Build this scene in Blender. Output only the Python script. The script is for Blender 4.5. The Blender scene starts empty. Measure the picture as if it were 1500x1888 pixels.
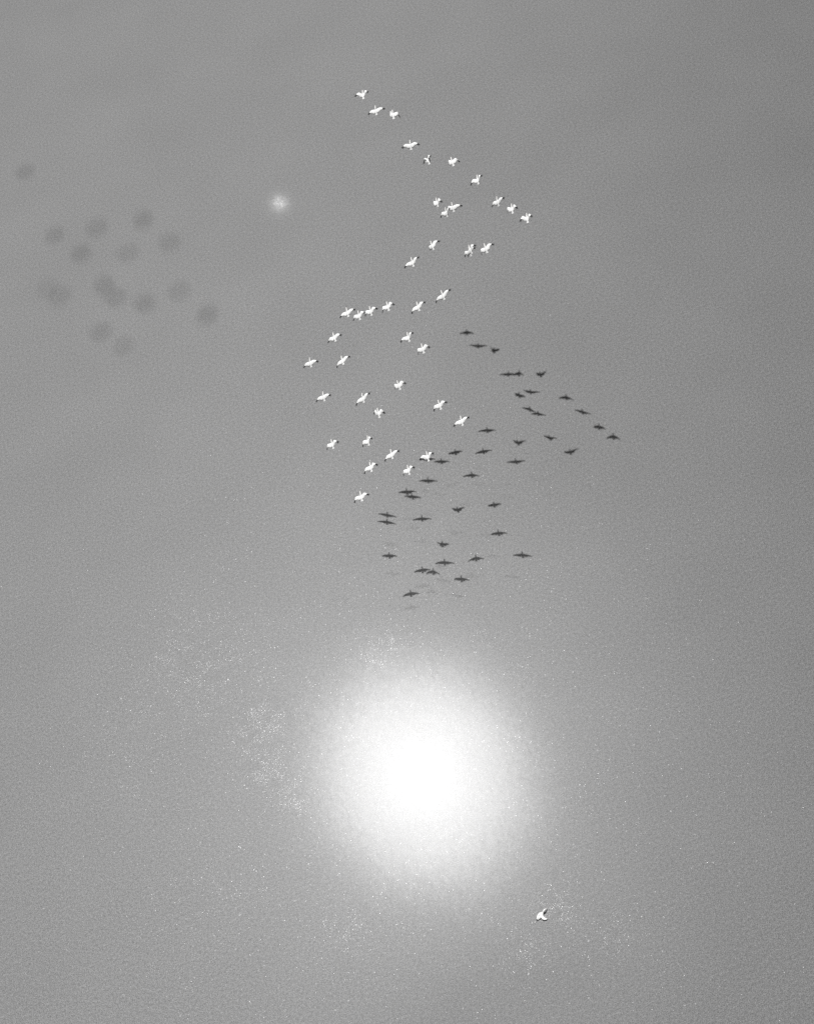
import bpy, bmesh, math, random
from mathutils import Vector, Matrix

# ---------------------------------------------------------------- camera, sky, sun, exposure
scene = bpy.context.scene
col = scene.collection

cam_data = bpy.data.cameras.new('camera')
cam = bpy.data.objects.new('camera', cam_data)
col.objects.link(cam)
cam_data.sensor_fit = 'HORIZONTAL'
cam_data.sensor_width = 36.0
cam_data.lens = 36.0 * 2785.39 / 1500.0
cam_data.clip_start = 0.5
cam_data.clip_end = 60000.0
CAM_H = 190.0
PITCH, ROLL = math.radians(55.41308552), math.radians(-22.62928944)
fw = Vector((0, math.cos(PITCH), -math.sin(PITCH)))
rt0 = Vector((1, 0, 0))
up0 = rt0.cross(fw)
rt = math.cos(ROLL) * rt0 + math.sin(ROLL) * up0
up = -math.sin(ROLL) * rt0 + math.cos(ROLL) * up0
m = Matrix((rt, up, -fw)).transposed().to_4x4()
m.translation = Vector((0, 0, CAM_H))
cam.matrix_world = m
scene.camera = cam

SUN_AZ, SUN_EL = math.radians(-7.563787), math.radians(64.59331)
SUN = Vector((math.sin(SUN_AZ) * math.cos(SUN_EL), math.cos(SUN_AZ) * math.cos(SUN_EL), math.sin(SUN_EL)))

AUREOLE = 3.0
world = bpy.data.worlds.new('World')
scene.world = world
world.use_nodes = True
wt = world.node_tree
wt.nodes.clear()
sky = wt.nodes.new('ShaderNodeTexSky')
sky.sky_type = 'NISHITA'
sky.sun_disc = False
sky.sun_elevation = SUN_EL
sky.sun_rotation = SUN_AZ
sky.altitude = 200.0
sky.air_density = 0.12         # a deep red filter on the film darkens clear air
sky.dust_density = 0.3
sky.ozone_density = 1.0
sep = wt.nodes.new('ShaderNodeSeparateColor')      # black-and-white film behind a red filter
wt.links.new(sky.outputs['Color'], sep.inputs['Color'])
bg = wt.nodes.new('ShaderNodeBackground')
bg.inputs['Strength'].default_value = 0.05
wt.links.new(sep.outputs['Red'], bg.inputs['Color'])
# bright ring of thin haze close round the sun
tc = wt.nodes.new('ShaderNodeTexCoord')
dot = wt.nodes.new('ShaderNodeVectorMath'); dot.operation = 'DOT_PRODUCT'
wt.links.new(tc.outputs['Generated'], dot.inputs[0]); dot.inputs[1].default_value = SUN
def wmath(op, a, b=None):
    n = wt.nodes.new('ShaderNodeMath'); n.operation = op
    for s, v in zip(n.inputs, (a, b)):
        if v is None: continue
        if isinstance(v, bpy.types.NodeSocket): wt.links.new(v, s)
        else: s.default_value = v
    return n.outputs[0]
theta = wmath('ARCCOSINE', wmath('MINIMUM', dot.outputs['Value'], 1.0))
glow = wmath('MULTIPLY', wmath('EXPONENT', wmath('MULTIPLY', theta, -1.0 / math.radians(5.0))), AUREOLE)
bg2 = wt.nodes.new('ShaderNodeBackground')
wt.links.new(glow, bg2.inputs['Color'])
add = wt.nodes.new('ShaderNodeAddShader')
wt.links.new(bg.outputs['Background'], add.inputs[0]); wt.links.new(bg2.outputs['Background'], add.inputs[1])
wo = wt.nodes.new('ShaderNodeOutputWorld')
wt.links.new(add.outputs[0], wo.inputs['Surface'])

sun_data = bpy.data.lights.new('sun', 'SUN')
sun_data.energy = 5.0
sun_data.angle = math.radians(0.533)
sun_data.color = (1.0, 0.998, 0.994)
sun = bpy.data.objects.new('sun', sun_data)
col.objects.link(sun)
sun.rotation_euler = SUN.to_track_quat('Z', 'Y').to_euler()
sun.location = (0, 0, 500)

scene.view_settings.view_transform = 'Standard'
scene.view_settings.look = 'None'
scene.view_settings.gamma = 1.0
scene.view_settings.exposure = 0.0
scene.cycles.use_denoising = False
scene.cycles.use_adaptive_sampling = False
scene.cycles.sample_clamp_direct = 0.0
scene.cycles.sample_clamp_indirect = 0.0
scene.cycles.caustics_reflective = False
scene.cycles.max_bounces = 4

# ---------------------------------------------------------------- helpers
def tag(o, label=None, cat=None, group=None, kind=None):
    if label: o['label'] = label
    if cat: o['category'] = cat
    if group: o['group'] = group
    if kind: o['kind'] = kind
    return o

class NB:
    """small node-graph builder"""
    def __init__(self, nt): self.nt = nt
    def new(self, t, **kw):
        n = self.nt.nodes.new(t)
        for k, v in kw.items(): setattr(n, k, v)
        return n
    def link(self, a, b): self.nt.links.new(a, b)
    def put(self, sock, v):
        if isinstance(v, bpy.types.NodeSocket): self.link(v, sock)
        elif v is not None: sock.default_value = v
    def m(self, op, a, b=None, c=None, clamp=False):
        n = self.new('ShaderNodeMath', operation=op, use_clamp=clamp)
        for i, v in enumerate((a, b, c)):
            if v is not None: self.put(n.inputs[i], v)
        return n.outputs[0]
    def vm(self, op, a, b=None, out=0, scale=None):
        n = self.new('ShaderNodeVectorMath', operation=op)
        self.put(n.inputs[0], a)
        if b is not None: self.put(n.inputs[1], b)
        if scale is not None: self.put(n.inputs['Scale'], scale)
        return n.outputs[out]
    def noise(self, vec, scale, detail=2.0, rough=0.5, out='Fac'):
        n = self.new('ShaderNodeTexNoise', noise_dimensions='3D')
        self.put(n.inputs['Vector'], vec)
        n.inputs['Scale'].default_value = scale
        n.inputs['Detail'].default_value = detail
        n.inputs['Roughness'].default_value = rough
        return n.outputs[out]
    def ramp(self, v, a, b, lo=0.0, hi=1.0, smooth=True):
        n = self.new('ShaderNodeMapRange', interpolation_type='SMOOTHSTEP' if smooth else 'LINEAR')
        n.clamp = True if not smooth else n.clamp
        self.put(n.inputs[0], v)
        for i, x in enumerate((a, b, lo, hi)): self.put(n.inputs[i + 1], x)
        return n.outputs[0]

# ---------------------------------------------------------------- water
SWIM = Vector((-4.05, 65.05, 0.0))       # the pelican on the water
RING = Vector((-2.75, 64.85, 0.0))       # middle of the rings it has left

def water_material():
    mat = bpy.data.materials.new('turbid_water')
    mat.use_nodes = True
    nt = mat.node_tree
    nt.nodes.clear()
    b = NB(nt)
    pos = b.new('ShaderNodeTexCoord').outputs['Object']
    sx = b.new('ShaderNodeSeparateXYZ'); b.link(pos, sx.inputs[0])
    X, Y = sx.outputs['X'], sx.outputs['Y']

    # --- silt in the water: broad drifting tone plus fine flecks
    big = b.noise(pos, 0.011, 2.0, 0.5)
    mid = b.noise(pos, 0.05, 3.0, 0.55)
    fine = b.noise(pos, 2.6, 2.0, 0.7)
    fleck = b.noise(pos, 8.0, 1.0, 0.6)
    v = b.m('ADD', ALB, b.m('MULTIPLY', b.m('SUBTRACT', big, 0.5), 0.025))
    mp = b.new('ShaderNodeMapping'); b.link(pos, mp.inputs['Vector'])
    mp.inputs['Rotation'].default_value = (0, 0, 0.35); mp.inputs['Scale'].default_value = (0.022, 0.10, 1)
    streak = b.noise(mp.outputs[0], 1.0, 4.0, 0.6)
    v = b.m('ADD', v, b.m('MULTIPLY', b.m('SUBTRACT', streak, 0.5), 0.006))
    # lens vignette put into the water's colour, darker towards one side
    u = b.m('ADD', b.m('ADD', b.m('MULTIPLY', X, 0.88), b.m('MULTIPLY', Y, -0.47)), b.m('MULTIPLY', b.m('SUBTRACT', big, 0.5), 60.0))
    v = b.m('MULTIPLY', v, b.ramp(u, -95.0, 15.0, 1.0, 0.74))
    v = b.m('ADD', v, b.m('MULTIPLY', b.m('SUBTRACT', mid, 0.5), 0.036))
    v = b.m('MULTIPLY', v, b.m('ADD', 1.0, b.m('MULTIPLY', b.m('SUBTRACT', fine, 0.5), 0.95)))
    v = b.m('MULTIPLY', v, b.m('ADD', 1.0, b.m('MULTIPLY', b.m('SUBTRACT', fleck, 0.5), 2.4)))
    # a darker patch with soft edges near the foot of the picture
    ddx = b.m('DIVIDE', b.m('SUBTRACT', X, -17.0), 13.0); ddy = b.m('DIVIDE', b.m('SUBTRACT', Y, 57.0), 6.0)
    pq = b.m('ADD', b.m('ADD', b.m('MULTIPLY', ddx, ddx), b.m('MULTIPLY', ddy, ddy)), b.m('MULTIPLY', b.m('SUBTRACT', mid, 0.5), 2.0))
    v = b.m('MULTIPLY', v, b.m('SUBTRACT', 1.0, b.m('MULTIPLY', b.m('POWER', math.e, b.m('MULTIPLY', pq, -1.0)), 0.12)))
    rgb = b.new('ShaderNodeCombineColor')
    for s in ('Red', 'Green', 'Blue'): b.link(v, rgb.inputs[s])
    body = b.new('ShaderNodeBsdfDiffuse')
    b.link(rgb.outputs[0], body.inputs['Color'])

    # --- ripples: slopes added up, then made into a surface normal
    def slopes(scale, amp, detail=2.0, offs=(0, 0, 0), stretch=None):
        p = b.vm('ADD', pos, offs)
        if stretch:
            mp = b.new('ShaderNodeMapping'); b.link(p, mp.inputs['Vector'])
            mp.inputs['Rotation'].default_value = (0, 0, stretch[0]); mp.inputs['Scale'].default_value = (1, stretch[1], 1)
            p = mp.outputs[0]
        c = b.noise(p, scale, detail, 0.55, out='Color')
        return b.vm('SCALE', b.vm('SUBTRACT', c, (0.5, 0.5, 0.5)), scale=amp)
    s1 = slopes(1.5, 0.013, 3.0, (0, 0, 0), (0.5, 0.55))
    s2 = slopes(0.30, 0.010, 2.0, (40, 9, 3), (0.5, 0.6))
    s3 = slopes(0.06, 0.008, 2.0, (4, 19, 3))
    slope = b.vm('ADD', b.vm('ADD', s1, s2), s3)

    # rings spreading from where the pelican came down
    d = b.vm('SUBTRACT', pos, tuple(RING))
    wob = b.m('MULTIPLY', b.m('SUBTRACT', b.noise(pos, 0.9, 2.0), 0.5), 0.7)
    r = b.m('ADD', b.vm('LENGTH', d, out=1), wob)
    env = b.m('MULTIPLY', b.ramp(r, 0.7, 1.6), b.ramp(r, 2.2, 4.3, 1.0, 0.0))
    patchy = b.ramp(b.noise(pos, 0.8, 3.0), 0.42, 0.66)
    ring = b.m('MULTIPLY', b.m('MULTIPLY', b.m('SINE', b.m('MULTIPLY', r, 2 * math.pi / 0.36)), 0.034), b.m('MULTIPLY', env, patchy))
    slope = b.vm('ADD', slope, b.vm('SCALE', b.vm('NORMALIZE', d), scale=ring))

    def normal_of(sl):
        q = b.new('ShaderNodeSeparateXYZ'); b.link(sl, q.inputs[0])
        c = b.new('ShaderNodeCombineXYZ')
        b.link(q.outputs[0], c.inputs[0]); b.link(q.outputs[1], c.inputs[1]); c.inputs[2].default_value = 1.0
        return b.vm('NORMALIZE', c.outputs[0])
    N = normal_of(slope)
    N2 = normal_of(b.vm('SCALE', s1, scale=0.75))
    # the unseen capillary waves: mostly flat water, and wavelets whose faces lean up to about 1.5 degrees every way
    lobes = [('BECKMANN', 0.042, 0.90, N), ('GGX', 0.6, 0.07, N2), ('GGX', 0.29, 0.011, N2), ('BECKMANN', 0.1271, 0.00085, N2), ('BECKMANN', 0.108, 0.0009, N2)]
    for count, lean, wgt, ph in ((5, 90 / 5570, 0.00024, 0.3), (8, 140 / 5570, 0.00130, 0.0)):
        for k in range(count):
            q = ph + 2 * math.pi * k / count
            lobes.append(('BECKMANN', 0.1271, wgt, normal_of(b.vm('ADD', b.vm('SCALE', s1, scale=0.75), (lean * math.cos(q), lean * math.sin(q), 0)))))
    gm = None
    acc = 0.0
    for dist, rough, wgt, nn in lobes:
        g = b.new('ShaderNodeBsdfGlossy', distribution=dist)
        g.inputs['Color'].default_value = (1, 1, 1, 1)
        g.inputs['Roughness'].default_value = rough
        b.link(nn, g.inputs['Normal'])
        acc += wgt
        if gm is None: gm = g
        else:
            x = b.new('ShaderNodeMixShader'); x.inputs[0].default_value = wgt / acc
            b.link(gm.outputs[0], x.inputs[1]); b.link(g.outputs[0], x.inputs[2]); gm = x

    # --- glitter: small steep wavelets, each tilted its own way
    def glitter(size, sigma, dens, dot, patches, seed):
        p = b.vm('ADD', pos, (seed, seed * 1.7, 0))
        vo = b.new('ShaderNodeTexVoronoi', voronoi_dimensions='2D', feature='F1')
        b.link(p, vo.inputs['Vector']); vo.inputs['Scale'].default_value = 1 / size
        c = b.new('ShaderNodeSeparateColor'); b.link(vo.outputs['Color'], c.inputs[0])
        wn = b.new('ShaderNodeTexWhiteNoise', noise_dimensions='3D'); b.link(vo.outputs['Color'], wn.inputs['Vector'])
        c2 = b.new('ShaderNodeSeparateColor'); b.link(wn.outputs['Color'], c2.inputs[0])
        # gaussian slope from two uniforms (Box-Muller)
        rad = b.m('MULTIPLY', b.m('SQRT', b.m('MULTIPLY', b.m('LOGARITHM', b.m('MAXIMUM', c.outputs[0], 1e-4), math.e), -2.0)), sigma)
        ang = b.m('MULTIPLY', c.outputs[1], 2 * math.pi)
        cx = b.new('ShaderNodeCombineXYZ')
        b.link(b.m('MULTIPLY', rad, b.m('COSINE', ang)), cx.inputs[0])
        b.link(b.m('MULTIPLY', rad, b.m('SINE', ang)), cx.inputs[1])
        nrm = normal_of(b.vm('ADD', cx.outputs[0], slope))
        clump = b.ramp(b.noise(b.vm('ADD', pos, (seed * 3, 0, 0)), 0.16, 3.0, 0.6), 0.35, 0.72, 0.25, 1.9)
        den = b.m('MULTIPLY', clump, dens)
        for (px, py, pr, k) in patches:
            dx = b.m('DIVIDE', b.m('SUBTRACT', X, px), pr); dy = b.m('DIVIDE', b.m('SUBTRACT', Y, py), pr)
            q = b.m('ADD', b.m('MULTIPLY', dx, dx), b.m('MULTIPLY', dy, dy))
            bump = b.m('POWER', math.e, b.m('MULTIPLY', q, -1.0))
            den = b.m('ADD', den, b.m('MULTIPLY', b.m('MULTIPLY', bump, k * 1.5), b.ramp(b.noise(pos, 0.5, 2.0), 0.4, 0.62)))
        on = b.m('LESS_THAN', c2.outputs[0], den)
        rdot = b.m('MULTIPLY', b.m('ADD', 0.40, b.m('MULTIPLY', b.m('POWER', c2.outputs[1], 3.0), 1.5)), dot)
        inside = b.m('LESS_THAN', vo.outputs['Distance'], rdot)
        return b.m('MULTIPLY', on, inside), nrm
    mask, nrm = glitter(0.15, 0.038, 0.065, 0.085, PATCHES, 11.0)
    g3 = b.new('ShaderNodeBsdfGlossy', distribution='BECKMANN')
    g3.inputs['Roughness'].default_value = 0.27
    b.link(nrm, g3.inputs['Normal'])
    gm2 = b.new('ShaderNodeMixShader'); b.link(mask, gm2.inputs[0])
    b.link(gm.outputs[0], gm2.inputs[1]); b.link(g3.outputs[0], gm2.inputs[2])

    fr = b.new('ShaderNodeFresnel'); fr.inputs['IOR'].default_value = 1.86
    out = b.new('ShaderNodeMixShader')
    b.link(fr.outputs[0], out.inputs[0]); b.link(body.outputs[0], out.inputs[1]); b.link(gm2.outputs[0], out.inputs[2])
    o = b.new('ShaderNodeOutputMaterial'); b.link(out.outputs[0], o.inputs['Surface'])
    return mat

ALB = 0.203
# wind-ruffled spots where the glitter gathers: x, y, radius, extra density
PATCHES = [(-12.5, 111, 3.0, 0.7), (-31.5, 106, 3.2, 1.6), (-32, 100, 2.6, 1.2), (-30, 94, 2.4, 1.0), (-7.6, 61.2, 2.6, 0.9),
           (2.8, 59.4, 2.6, 0.8), (-28.4, 73, 3.2, 0.5), (-38.7, 120, 8.0, 0.8), (-55, 112, 9.0, 0.4), (-48, 84, 8.0, 0.3), (-0.9, 64.8, 1.6, 1.5), (-2.5, 66.3, 1.4, 0.8)]

bm = bmesh.new()
W = 15000.0
bmesh.ops.create_grid(bm, x_segments=8, y_segments=8, size=W)
me = bpy.data.meshes.new('water'); bm.to_mesh(me); bm.free()
water = bpy.data.objects.new('water', me); col.objects.link(water)
me.materials.append(water_material())
tag(water, 'pale silty grey water with a round blaze of sun glare', 'water', kind='structure')

# ---------------------------------------------------------------- bird materials
def plain(name, c, rough, vary=0.05, scale=14.0):
    mat = bpy.data.materials.new(name); mat.use_nodes = True
    nt = mat.node_tree; b = NB(nt)
    bs = nt.nodes['Principled BSDF']
    pos = b.new('ShaderNodeTexCoord').outputs['Object']
    n = b.noise(pos, scale, 3.0)
    k = b.m('ADD', 1.0, b.m('MULTIPLY', b.m('SUBTRACT', n, 0.5), vary * 2))
    cc = b.new('ShaderNodeCombineColor')
    for s, x in zip(('Red', 'Green', 'Blue'), c): b.put(cc.inputs[s], b.m('MULTIPLY', k, x))
    b.link(cc.outputs[0], bs.inputs['Base Color'])
    bs.inputs['Roughness'].default_value = rough
    bs.inputs['Specular IOR Level'].default_value = 0.15
    return mat
M_WHITE = plain('white_plumage', (0.87, 0.87, 0.86), 0.8, 0.03)
M_BLACK = plain('black_flight_feathers', (0.018, 0.018, 0.019), 0.7, 0.3, 30.0)
M_BILL = plain('pale_bill', (0.74, 0.73, 0.71), 0.5, 0.04)
M_EYE = plain('dark_eye', (0.01, 0.01, 0.01), 0.2, 0.0)

# ---------------------------------------------------------------- pelican mesh
NR = 12
# body stations: along (forward +), up offset, half width, half height
BODY = [(-0.63, 0.00, 0.120, 0.014), (-0.58, 0.00, 0.180, 0.020), (-0.47, 0.00, 0.145, 0.035), (-0.36, -0.005, 0.105, 0.075),
        (-0.22, -0.015, 0.135, 0.115), (-0.08, -0.03, 0.155, 0.140), (0.04, -0.03, 0.155, 0.140), (0.15, -0.02, 0.140, 0.130),
        (0.25, 0.005, 0.105, 0.105), (0.33, 0.03, 0.082, 0.080), (0.39, 0.045, 0.068, 0.070), (0.45, 0.05, 0.082, 0.080),
        (0.51, 0.04, 0.076, 0.070), (0.56, 0.025, 0.072, 0.062), (0.66, 0.015, 0.070, 0.056), (0.77, 0.005, 0.066, 0.048), (0.88, 0.0, 0.054, 0.028), (0.92, -0.005, 0.010, 0.007)]
W0, W1 = 4, 8      # body rings that carry the wing root

def bend_joint(a, c, la, lb, hint):
    """middle joint of a two-bone arm from a to c"""
    d = c - a; L = d.length
    L = min(L, (la + lb) * 0.985); dn = d.normalized(); c = a + dn * L
    x = (la * la - lb * lb + L * L) / (2 * L)
    h = math.sqrt(max(la * la - x * x, 0.0))
    hp = (hint - dn * hint.dot(dn)).normalized()
    return a + dn * x + hp * h, c

def pelican_mesh(name, ltip, rtip, fwd, raise_=0.7):
    F = fwd.normalized()
    lat = rtip.normalized() - ltip.normalized()
    lat = (lat - F * lat.dot(F)).normalized()          # towards the right wing
    U = lat.cross(F).normalized()
    bm = bmesh.new()
    P = lambda a, u, l: F * a + U * u + lat * l
    rings = []
    for (a, u, w, h) in BODY:
        rg = []
        for k in range(NR):
            t = 2 * math.pi * (k + 0.5) / NR            # k=0 and NR-1 straddle the right side
            rg.append(bm.verts.new(P(a, u + h * math.sin(t) * 0.98, w * 1.2 * math.cos(t))))
        rings.append(rg)
    mats = {}
    def face(vs, mi):
        try: f = bm.faces.new(vs)
        except ValueError: return
        f.material_index = mi; f.smooth = True
    for i in range(len(BODY) - 1):
        for k in range(NR):
            k2 = (k + 1) % NR
            side = (k == NR - 1) or (k == NR // 2 - 1)
            if side and W0 <= i < W1: continue
            face((rings[i][k], rings[i + 1][k], rings[i + 1][k2], rings[i][k2]), 2 if i >= 12 else 0)
    face(list(reversed(rings[0])), 0); face(rings[-1], 2)
    # wings
    for sgn, tip in ((1, rtip), (-1, ltip)):
        if sgn > 0: ku, kl = 0, NR - 1
        else: ku, kl = NR // 2 - 1, NR // 2
        upv = [rings[i][ku] for i in range(W0, W1 + 1)]; lov = [rings[i][kl] for i in range(W0, W1 + 1)]
        root = P(0.06, -0.02, 0.17 * sgn)
        reach = max((tip - root).length * 1.045, 1.26)
        wrist, tp = bend_joint(root, tip, 0.46 * reach, 0.54 * reach, F * 0.75 + U * raise_ * 0.7)
        lead0 = F
        # spine points root -> wrist -> tip, rounded
        pts = []
        SEG = 14
        for s in range(1, SEG + 1):
            t = s / SEG
            q0 = root.lerp(wrist, min(t / 0.46, 1.0)) if t < 0.46 else wrist.lerp(tp, (t - 0.46) / 0.54)
            sm = root * (1 - t) ** 2 + wrist * 2 * t * (1 - t) + tp * t * t
            pts.append(q0.lerp(sm, 0.22))
        prev = root; prev_loop = (upv, lov)
        n = W1 - W0 + 1
        for s, c in enumerate(pts):
            t = (s + 1) / SEG
            ax = (c - prev).normalized() if s == 0 else (pts[min(s + 1, SEG - 1)] - pts[max(s - 1, 0)]).normalized()
            # chord direction: forward, made square to the spine
            cd = F - ax * F.dot(ax) * 0.75
            if cd.length < 1e-3: cd = U.copy()
            cd.normalize()
            nu = ax.cross(cd) if sgn < 0 else cd.cross(ax)
            nu = -nu if nu.dot(U) < 0 and abs(nu.dot(U)) > 0.05 else nu
            nu.normalize()
            lead = 0.27 - 0.19 * t - 0.04 * max(0, (t - 0.75) / 0.25) ** 2
            trail = 0.03 + 0.47 * (1 - t) ** 0.85
            if s == 0: lead, trail = 0.27, 0.46
            th = 0.034 * (1 - t) + 0.007
            uu, ll = [], []
            for j in range(n):
                f = j / (n - 1)                         # 0 trailing .. 1 leading
                a = -trail + (lead + trail) * f
                prof = (f ** 0.5) * (1 - f) ** 0.35 * 1.6
                camb = 0.03 * math.sin(f * math.pi) * (1 - t * 0.6)
                uu.append(bm.verts.new(c + cd * a + nu * (camb + th * prof + 0.003)))
                ll.append(bm.verts.new(c + cd * a + nu * (camb - th * prof * 0.55 - 0.003)))
            pu, pl = prev_loop
            tm = (s + 0.5) / SEG
            for j in range(n - 1):
                fc = (j + 0.5) / (n - 1)
                blk = tm > 0.80 or (tm > 0.68 and fc < 0.5)
                blk_low = tm > 0.66 or (tm > 0.15 and fc < 0.45)
                mu, ml = (1 if blk else 0), (1 if blk_low else 0)
                if sgn > 0:
                    face((pu[j], pu[j + 1], uu[j + 1], uu[j]), mu); face((pl[j + 1], pl[j], ll[j], ll[j + 1]), ml)
                else:
                    face((pu[j + 1], pu[j], uu[j], uu[j + 1]), mu); face((pl[j], pl[j + 1], ll[j + 1], ll[j]), ml)
            e1 = (pu[-1], pl[-1], ll[-1], uu[-1]); e0 = (pl[0], pu[0], uu[0], ll[0])
            face(e1 if sgn > 0 else tuple(reversed(e1)), 1 if tm > 0.82 else 0)
            face(e0 if sgn > 0 else tuple(reversed(e0)), 1 if tm > 0.46 else 0)
            prev_loop = (uu, ll); prev = c
        uu, ll = prev_loop
        # splayed primaries at the wing tip
        ax = (pts[-1] - pts[-3]).normalized(); cd = F - ax * F.dot(ax); cd.normalize(); nu = cd.cross(ax)
        for q in range(5):
            dirn = (ax * (1.0 - 0.10 * q) - cd * (0.12 + 0.16 * q)).normalized()
            wv = dirn.cross(nu).normalized()
            base = pts[-2] + cd * (0.05 - 0.05 * q)
            L = 0.27 - 0.035 * q
            prof = [(0.0, 0.024), (0.5, 0.026), (0.85, 0.018), (1.0, 0.005)]
            rows = []
            for (fq, wq) in prof:
                cpt = base + dirn * L * fq + nu * (0.002 * q - 0.004)
                rows.append([bm.verts.new(cpt + wv * wq + nu * .003), bm.verts.new(cpt - wv * wq + nu * .003), bm.verts.new(cpt - wv * wq - nu * .003), bm.verts.new(cpt + wv * wq - nu * .003)])
            for r0, r1 in zip(rows, rows[1:]):
                for k in range(4): face((r0[k], r1[k], r1[(k + 1) % 4], r0[(k + 1) % 4]), 1)
            face(rows[0], 1); face(list(reversed(rows[-1])), 1)
        mids = list(zip(uu, ll))
        for j in range(n - 1):
            fs = (uu[j], uu[j + 1], ll[j + 1], ll[j])
            face(fs if sgn > 0 else tuple(reversed(fs)), 1)
    # eyes
    for sg in (-1, 1):
        c = P(0.475, 0.068, 0.050 * sg)
        bmesh.ops.create_uvsphere(bm, u_segments=8, v_segments=6, radius=0.009, matrix=Matrix.Translation(c))
    for f in bm.faces:
        if len(f.verts) <= 4 and f.calc_area() < 0.00003 and f.material_index == 0: f.material_index = 3
    bmesh.ops.recalc_face_normals(bm, faces=bm.faces)
    me = bpy.data.meshes.new(name); bm.to_mesh(me); bm.free()
    for mm in (M_WHITE, M_BLACK, M_BILL, M_EYE): me.materials.append(mm)
    return me

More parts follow.
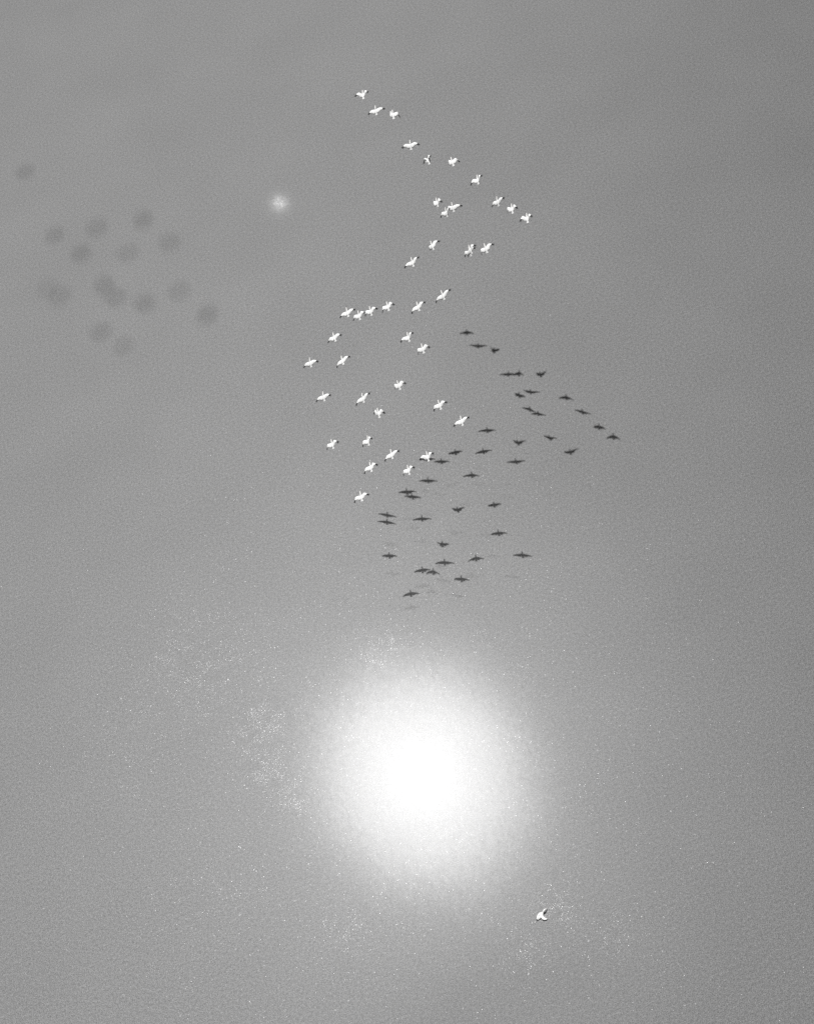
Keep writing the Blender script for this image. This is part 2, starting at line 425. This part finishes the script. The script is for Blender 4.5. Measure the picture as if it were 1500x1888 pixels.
# number, place, left wing tip, right wing tip, bill tip (metres, from the shoulders)
BIRDS = [
    (1, (17.90, 177.40, 38.36), (-1.12, 0.39, 0.15), (0.86, -0.44, 0.63), (0.22, 0.74, 0.25)),
    (2, (18.62, 173.63, 37.88), (-1.12, 0.63, -0.48), (1.28, -0.50, 0.31), (0.19, 0.70, 0.35)),
    (3, (20.63, 171.43, 37.85), (-0.31, 0.82, -0.35), (0.83, -0.39, -0.39), (0.20, 0.82, 0.31)),
    (4, (21.03, 165.32, 36.64), (-1.21, 0.53, -0.13), (1.18, -0.54, 0.19), (0.19, 0.70, 0.38)),
    (5, (22.75, 163.49, 34.33), (-0.86, 0.07, -0.10), (0.45, -0.12, 0.87), (0.25, 0.77, 0.26)),
    (6, (25.71, 161.52, 34.09), (-0.43, 0.38, -0.65), (1.02, -0.01, -0.33), (0.08, 0.69, 0.26)),
    (7, (27.62, 155.69, 34.56), (-1.08, 0.22, -0.42), (0.69, -0.36, 1.00), (0.18, 0.67, 0.27)),
    (8, (21.41, 158.00, 31.16), (-0.43, 0.28, -0.66), (0.68, -0.45, 0.38), (0.15, 0.74, 0.28)),
    (9, (23.32, 157.15, 29.86), (-0.79, 0.58, -0.58), (1.29, -0.51, 0.33), (0.12, 0.70, 0.40)),
    (10, (21.88, 154.94, 31.65), (-0.89, 0.46, -0.69), (0.59, -0.48, 1.19), (0.14, 0.69, 0.39)),
    (11, (28.86, 151.37, 33.37), (-0.81, 0.56, -0.86), (0.95, -0.48, 0.90), (0.14, 0.67, 0.36)),
    (12, (29.97, 148.04, 34.39), (-0.70, 0.19, -0.45), (0.69, -0.49, 0.43), (0.23, 0.74, 0.33)),
    (13, (31.20, 145.34, 34.34), (-1.02, 0.20, -0.01), (0.64, -0.53, 0.73), (0.22, 0.73, 0.26)),
    (14, (17.91, 149.91, 31.75), (-0.43, 0.33, -1.06), (1.18, 0.05, 0.42), (0.07, 0.80, 0.28)),
    (15, (14.73, 152.38, 27.53), (-1.29, 0.27, -0.51), (1.09, -0.12, 0.81), (0.11, 0.76, 0.34)),
    (16, (23.07, 151.02, 26.34), (-0.88, 0.20, -0.53), (0.83, -0.34, 0.92), (0.11, 0.70, 0.44)),
    (17, (24.42, 144.85, 32.40), (-0.79, 0.07, -0.73), (1.23, 0.19, 0.20), (0.07, 0.76, 0.33)),
    (18, (16.66, 144.58, 27.09), (-1.23, 0.19, -0.81), (1.25, -0.05, 0.77), (0.05, 0.75, 0.33)),
    (19, (13.01, 147.24, 23.93), (-1.19, -0.07, -0.56), (1.17, -0.07, 0.58), (0.08, 0.73, 0.29)),
    (20, (8.98, 149.26, 24.23), (-1.01, 0.00, -0.49), (0.98, -0.13, 0.19), (0.09, 0.70, 0.26)),
    (21, (3.13, 147.96, 27.79), (-1.21, 0.36, -0.57), (1.19, -0.39, 0.60), (0.13, 0.77, 0.29)),
    (22, (4.60, 150.00, 23.97), (-1.00, 0.25, -0.55), (1.05, -0.25, 0.50), (0.13, 0.75, 0.31)),
    (23, (6.37, 149.02, 24.96), (-0.96, 0.24, -0.54), (1.05, -0.29, 0.47), (0.11, 0.67, 0.31)),
    (25, (0.02, 145.69, 26.49), (-1.07, 0.36, -0.69), (1.08, -0.45, 0.59), (0.06, 0.83, 0.23)),
    (26, (9.91, 143.45, 22.85), (-1.24, 0.22, -0.34), (0.87, -0.15, 0.90), (0.11, 0.70, 0.30)),
    (27, (10.93, 138.10, 25.60), (-0.82, -0.01, -0.55), (0.99, -0.21, 0.15), (0.09, 0.70, 0.33)),
    (28, (-4.56, 143.86, 25.49), (-1.12, 0.52, -0.77), (1.11, -0.62, 0.54), (0.15, 0.72, 0.34)),
    (29, (-0.19, 144.85, 22.11), (-1.14, 0.11, -0.88), (1.22, -0.19, 0.58), (0.10, 0.81, 0.23)),
    (30, (5.91, 137.53, 20.79), (-0.66, 0.35, -0.64), (1.05, 0.02, 0.02), (0.05, 0.85, 0.36)),
    (31, (-4.72, 140.65, 21.19), (-1.24, 0.46, -0.70), (1.06, -0.59, 0.63), (0.15, 0.75, 0.35)),
    (32, (0.45, 138.31, 20.28), (-1.27, 0.09, -0.75), (1.19, -0.17, 0.89), (0.13, 0.77, 0.34)),
    (33, (1.65, 133.36, 21.91), (-0.58, 0.59, -0.18), (0.85, -0.32, 0.11), (0.12, 0.70, 0.31)),
    (34, (10.05, 131.04, 21.22), (-1.04, 0.04, -0.57), (1.07, -0.25, 0.49), (0.07, 0.71, 0.29)),
    (35, (11.85, 126.31, 22.06), (-1.21, 0.33, -0.61), (1.11, -0.35, 0.82), (0.14, 0.79, 0.31)),
    (36, (-6.16, 133.73, 18.93), (-0.98, 0.18, -0.64), (0.97, -0.28, 0.51), (0.11, 0.74, 0.28)),
    (37, (-1.20, 129.51, 21.90), (-0.99, -0.02, -0.47), (0.67, -0.33, 0.80), (0.17, 0.70, 0.29)),
    (38, (1.12, 128.53, 18.20), (-1.21, 0.10, -0.76), (1.18, -0.35, 0.75), (0.14, 0.76, 0.29)),
    (39, (5.70, 126.54, 17.06), (-1.17, 0.14, 0.09), (0.96, -0.17, 0.71), (0.12, 0.72, 0.31)),
    (40, (-2.32, 128.42, 17.45), (-1.15, -0.00, -0.54), (1.03, -0.20, 0.38), (0.12, 0.72, 0.26)),
    (41, (2.43, 124.76, 18.30), (-0.91, 0.14, -0.69), (0.93, -0.27, 0.66), (0.14, 0.72, 0.28)),
    (42, (-5.16, 124.97, 16.51), (-1.17, -0.05, -0.34), (1.13, -0.32, 0.41), (0.12, 0.75, 0.26)),
    (43, (22.73, 147.75, 30.26), (-0.59, 0.28, -1.25), (0.85, -0.12, 0.74), (0.04, 0.72, 0.29)),
]
LABELS = {
    1: 'topmost white pelican of the flock, first of the long diagonal line',
    2: 'second white pelican down the long diagonal line, wings stretched out straight',
    3: 'third white pelican down the diagonal line, close beside the second, left wing foreshortened',
    4: 'broad white pelican alone in the upper diagonal line, wings level like a cross',
    5: 'white pelican in the diagonal line with a long dark left wing pointing down',
    6: 'white pelican right of the dark-winged one, only its right wing reaching out',
    7: 'white pelican alone in the gap before the last three of the diagonal line',
    8: 'white pelican with a dark upright right wing, leftmost of the tight cluster of three',
    9: 'white pelican with wide wings, rightmost of the tight cluster of three',
    10: 'white pelican whose right wing touches its neighbour, lowest of the cluster of three',
    11: 'third from last white pelican of the diagonal line, wings spread straight',
    12: 'second from last white pelican of the diagonal line, black right wing tip drooping',
    13: 'rightmost white pelican of the flock, last in the diagonal line',
    14: 'white pelican left of the overlapping pair, wings foreshortened below the cluster of three',
    15: 'white pelican with straight wings just lower left of the one beside the overlapping pair',
    16: 'lower left white pelican of the two that overlap',
    17: 'white pelican immediately right of the overlapping pair',
    18: 'white pelican with wide straight wings, first one below the overlapping pair',
    19: 'white pelican with straight wings at the right end of the slanting row',
    20: 'white pelican with short wings in the row, spaced right of the three that nearly touch',
    21: 'leftmost white pelican of the three flying almost wing to wing in the row',
    22: 'middle and lowest white pelican of the three flying almost wing to wing',
    23: 'rightmost white pelican of the three flying almost wing to wing in the row',
    25: 'white pelican under the left end of the row, above the leftmost of the flock',
    26: 'white pelican on the right, upper of two below the row, right wing raised',
    27: 'white pelican with drooping black wing tips, just lower left of the topmost dark shadow',
    28: 'leftmost white pelican of the whole flock',
    29: 'slender white pelican right of the leftmost one, level with it',
    30: 'white pelican alone midway down with a long neck and short black right wing tip',
    31: 'white pelican with black wing tips directly below the leftmost one of the flock',
    32: 'white pelican with long black-tipped wings, left of the lone one with short wings',
    33: 'small white pelican with its dark right wing folded up, below two wider ones',
    34: 'upper left white pelican of the pair at the left edge of the shadows',
    35: 'lower right white pelican of the pair nearest the dark shadows',
    36: 'white pelican at the far left of the lowest group',
    37: 'topmost white pelican of the lowest group, right wing raised beside its bill',
    38: 'white pelican with the widest wings in the middle of the lowest group',
    39: 'white pelican overlapping a dark shadow on the water',
    40: 'white pelican lower left of the widest one, above the lowest bird in flight',
    41: 'white pelican lower right of the widest one, below the one over a shadow',
    42: 'lowest white pelican of the flock still in flight',
    43: 'upper right white pelican of the two that overlap, black right wing tip showing',
}
WINGS_RAISED = {}
for (k, p, lt, rtip, bl) in BIRDS:
    me = pelican_mesh('pelican', Vector(lt), Vector(rtip), Vector(bl))
    o = bpy.data.objects.new('pelican', me); col.objects.link(o)
    o.location = p
    tag(o, LABELS[k], 'bird', 'white pelicans flying in a loose flock over the water')

# ---------------------------------------------------------------- a second flock high above the camera: only its soft shadows reach the picture
HIGH = [
    (-62.0, 384.0, 307.1),
    (-59.7, 364.0, 307.1),
    (-51.9, 361.4, 307.1),
    (-43.2, 358.6, 307.1),
    (-40.0, 350.4, 307.1),
    (-56.0, 356.7, 307.1),
    (-47.8, 352.0, 307.1),
    (-63.7, 351.6, 307.1),
    (-61.9, 348.5, 307.1),
    (-53.6, 346.7, 307.1),
    (-52.3, 342.8, 307.1),
    (-47.7, 338.6, 307.1),
    (-41.2, 338.1, 307.1),
    (-37.9, 330.1, 307.1),
    (-56.5, 336.2, 307.1),
    (-53.5, 331.0, 307.1),
]
high_mesh = pelican_mesh('high_pelican', Vector((-1.25, 0.0, -0.25)), Vector((1.25, 0.0, 0.3)), Vector((0.1, 0.9, 0.1)))
rnd = random.Random(3)
for p in HIGH:
    o = bpy.data.objects.new('pelican', high_mesh); col.objects.link(o)
    s = rnd.uniform(80, 140)                     # each at a height of its own, along the sun's ray
    o.location = Vector(p) + SUN * s
    o.rotation_euler = (rnd.uniform(-0.25, 0.25), rnd.uniform(-0.25, 0.25), math.pi / 2 + rnd.uniform(-0.45, 0.45))
    k = rnd.uniform(1.15, 1.45)
    o.scale = (k, k, k)
    tag(o, 'pelican soaring far overhead, seen only as a soft round shadow on the water', 'bird', 'pelicans overhead casting soft round shadows')

# ---------------------------------------------------------------- the pelican on the water
def swimming_pelican():
    bm = bmesh.new()
    def face(vs, mi):
        f = bm.faces.new(vs); f.material_index = mi; f.smooth = True
    # hull: along, height of middle, half width, half height, material
    st = [(-0.66, 0.10, 0.05, 0.02, 0), (-0.60, 0.11, 0.09, 0.04, 0), (-0.50, 0.12, 0.13, 0.08, 0), (-0.40, 0.12, 0.17, 0.12, 0), (-0.24, 0.11, 0.215, 0.16, 0),
          (-0.05, 0.10, 0.235, 0.18, 0), (0.14, 0.10, 0.215, 0.18, 0), (0.27, 0.12, 0.16, 0.16, 0), (0.35, 0.19, 0.095, 0.12, 0),
          (0.41, 0.26, 0.095, 0.10, 0), (0.45, 0.31, 0.085, 0.085, 0), (0.51, 0.36, 0.082, 0.080, 0), (0.58, 0.38, 0.082, 0.076, 0), (0.65, 0.37, 0.070, 0.062, 0),
          (0.71, 0.34, 0.055, 0.050, 2), (0.79, 0.29, 0.048, 0.042, 2), (0.88, 0.24, 0.040, 0.030, 2), (0.96, 0.20, 0.016, 0.012, 2)]
    rings = []
    for i, (a, z, w, h, mi) in enumerate(st):
        j0, j1 = st[max(i - 1, 0)], st[min(i + 1, len(st) - 1)]
        ta = Vector((j1[0] - j0[0], 0, j1[1] - j0[1])).normalized()
        n = Vector((-ta.z, 0, ta.x))
        rings.append([bm.verts.new(Vector((a, 0, z)) + Vector((0, 1, 0)) * w * math.cos(2 * math.pi * k / 14) + n * h * math.sin(2 * math.pi * k / 14)) for k in range(14)])
    for i in range(len(st) - 1):
        for k in range(14):
            face((rings[i][k], rings[i][(k + 1) % 14], rings[i + 1][(k + 1) % 14], rings[i + 1][k]), st[i][4])
    face(list(reversed(rings[0])), 1); face(rings[-1], 2)
    # left wing folded along the back, right wing still half open
    def blade(spine, widths, th, mi_fn):
        rows = []
        for i, c in enumerate(spine):
            c = Vector(c)
            d = (Vector(spine[min(i + 1, len(spine) - 1)]) - Vector(spine[max(i - 1, 0)])).normalized()
            sd = d.cross(Vector((0, 0, 1))).normalized()
            upn = sd.cross(d)
            rows.append([bm.verts.new(c + sd * widths[i] * x + upn * th * y) for x, y in ((1, 0), (0.5, 0.9), (-0.5, 1), (-1, 0), (-0.5, -0.5), (0.5, -0.5))])
        for i in range(len(rows) - 1):
            for k in range(6): face((rows[i][k], rows[i][(k + 1) % 6], rows[i + 1][(k + 1) % 6], rows[i + 1][k]), mi_fn(i))
        face(list(reversed(rows[0])), mi_fn(0)); face(rows[-1], mi_fn(len(rows) - 1))
    blade([(0.25, 0.13, 0.22), (0.05, 0.18, 0.27), (-0.2, 0.17, 0.27), (-0.42, 0.10, 0.23), (-0.60, 0.03, 0.19), (-0.72, 0.0, 0.17)], [0.05, 0.10, 0.11, 0.09, 0.06, 0.02], 0.03, lambda i: 1 if i >= 4 else 0)
    blade([(0.02, -0.14, 0.22), (-0.06, -0.26, 0.24), (-0.10, -0.42, 0.22), (-0.06, -0.56, 0.18), (0.04, -0.68, 0.14), (0.14, -0.76, 0.11)], [0.14, 0.17, 0.18, 0.16, 0.12, 0.04], 0.02, lambda i: 0)
    bmesh.ops.recalc_face_normals(bm, faces=bm.faces)
    me = bpy.data.meshes.new('pelican'); bm.to_mesh(me); bm.free()
    for mm in (M_WHITE, M_BLACK, M_BILL): me.materials.append(mm)
    return me
o = bpy.data.objects.new('pelican', swimming_pelican()); col.objects.link(o)
o.location = SWIM + Vector((0, 0, -0.04))
o.rotation_euler = (0, 0, math.atan2(0.63, 1.18))
o.scale = (1.22, 1.22, 1.22)
tag(o, 'lone pelican afloat on the water amid ripple rings, below the sun glare', 'bird')

# ---------------------------------------------------------------- round patch of reflected sunlight, painted pale on a thin sheet
def sun_reflex_material():
    mat = bpy.data.materials.new('painted_sun_reflex'); mat.use_nodes = True
    nt = mat.node_tree; nt.nodes.clear(); b = NB(nt)
    pos = b.new('ShaderNodeTexCoord').outputs['Object']
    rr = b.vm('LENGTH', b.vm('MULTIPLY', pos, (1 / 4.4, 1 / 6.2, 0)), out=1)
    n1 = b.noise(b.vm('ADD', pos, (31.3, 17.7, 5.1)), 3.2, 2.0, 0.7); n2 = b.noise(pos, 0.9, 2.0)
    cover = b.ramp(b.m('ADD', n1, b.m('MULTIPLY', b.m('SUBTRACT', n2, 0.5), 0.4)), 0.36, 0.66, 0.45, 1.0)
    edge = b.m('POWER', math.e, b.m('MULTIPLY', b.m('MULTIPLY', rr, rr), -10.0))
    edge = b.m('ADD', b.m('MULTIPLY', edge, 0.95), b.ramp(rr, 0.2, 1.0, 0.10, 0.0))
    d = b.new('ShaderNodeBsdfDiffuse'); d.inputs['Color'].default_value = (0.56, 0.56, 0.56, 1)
    tr = b.new('ShaderNodeBsdfTransparent')
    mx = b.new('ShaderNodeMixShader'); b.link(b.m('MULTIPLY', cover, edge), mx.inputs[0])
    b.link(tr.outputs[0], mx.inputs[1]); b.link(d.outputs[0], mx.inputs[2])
    o = b.new('ShaderNodeOutputMaterial'); b.link(mx.outputs[0], o.inputs['Surface'])
    return mat
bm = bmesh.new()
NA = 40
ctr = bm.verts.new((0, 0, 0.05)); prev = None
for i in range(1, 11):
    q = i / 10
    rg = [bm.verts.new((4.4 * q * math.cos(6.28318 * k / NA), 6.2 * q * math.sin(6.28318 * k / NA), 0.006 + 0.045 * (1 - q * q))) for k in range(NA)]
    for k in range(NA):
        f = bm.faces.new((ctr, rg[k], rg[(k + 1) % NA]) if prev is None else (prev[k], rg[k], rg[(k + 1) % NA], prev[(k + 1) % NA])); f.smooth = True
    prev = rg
me = bpy.data.meshes.new('sun_reflex_patch'); bm.to_mesh(me); bm.free(); me.materials.append(sun_reflex_material())
o = bpy.data.objects.new('sun_reflex_patch', me); col.objects.link(o)
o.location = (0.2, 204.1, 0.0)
tag(o, 'small round speckled patch of reflected sunlight on the water left of the topmost birds', 'painted sun reflex')
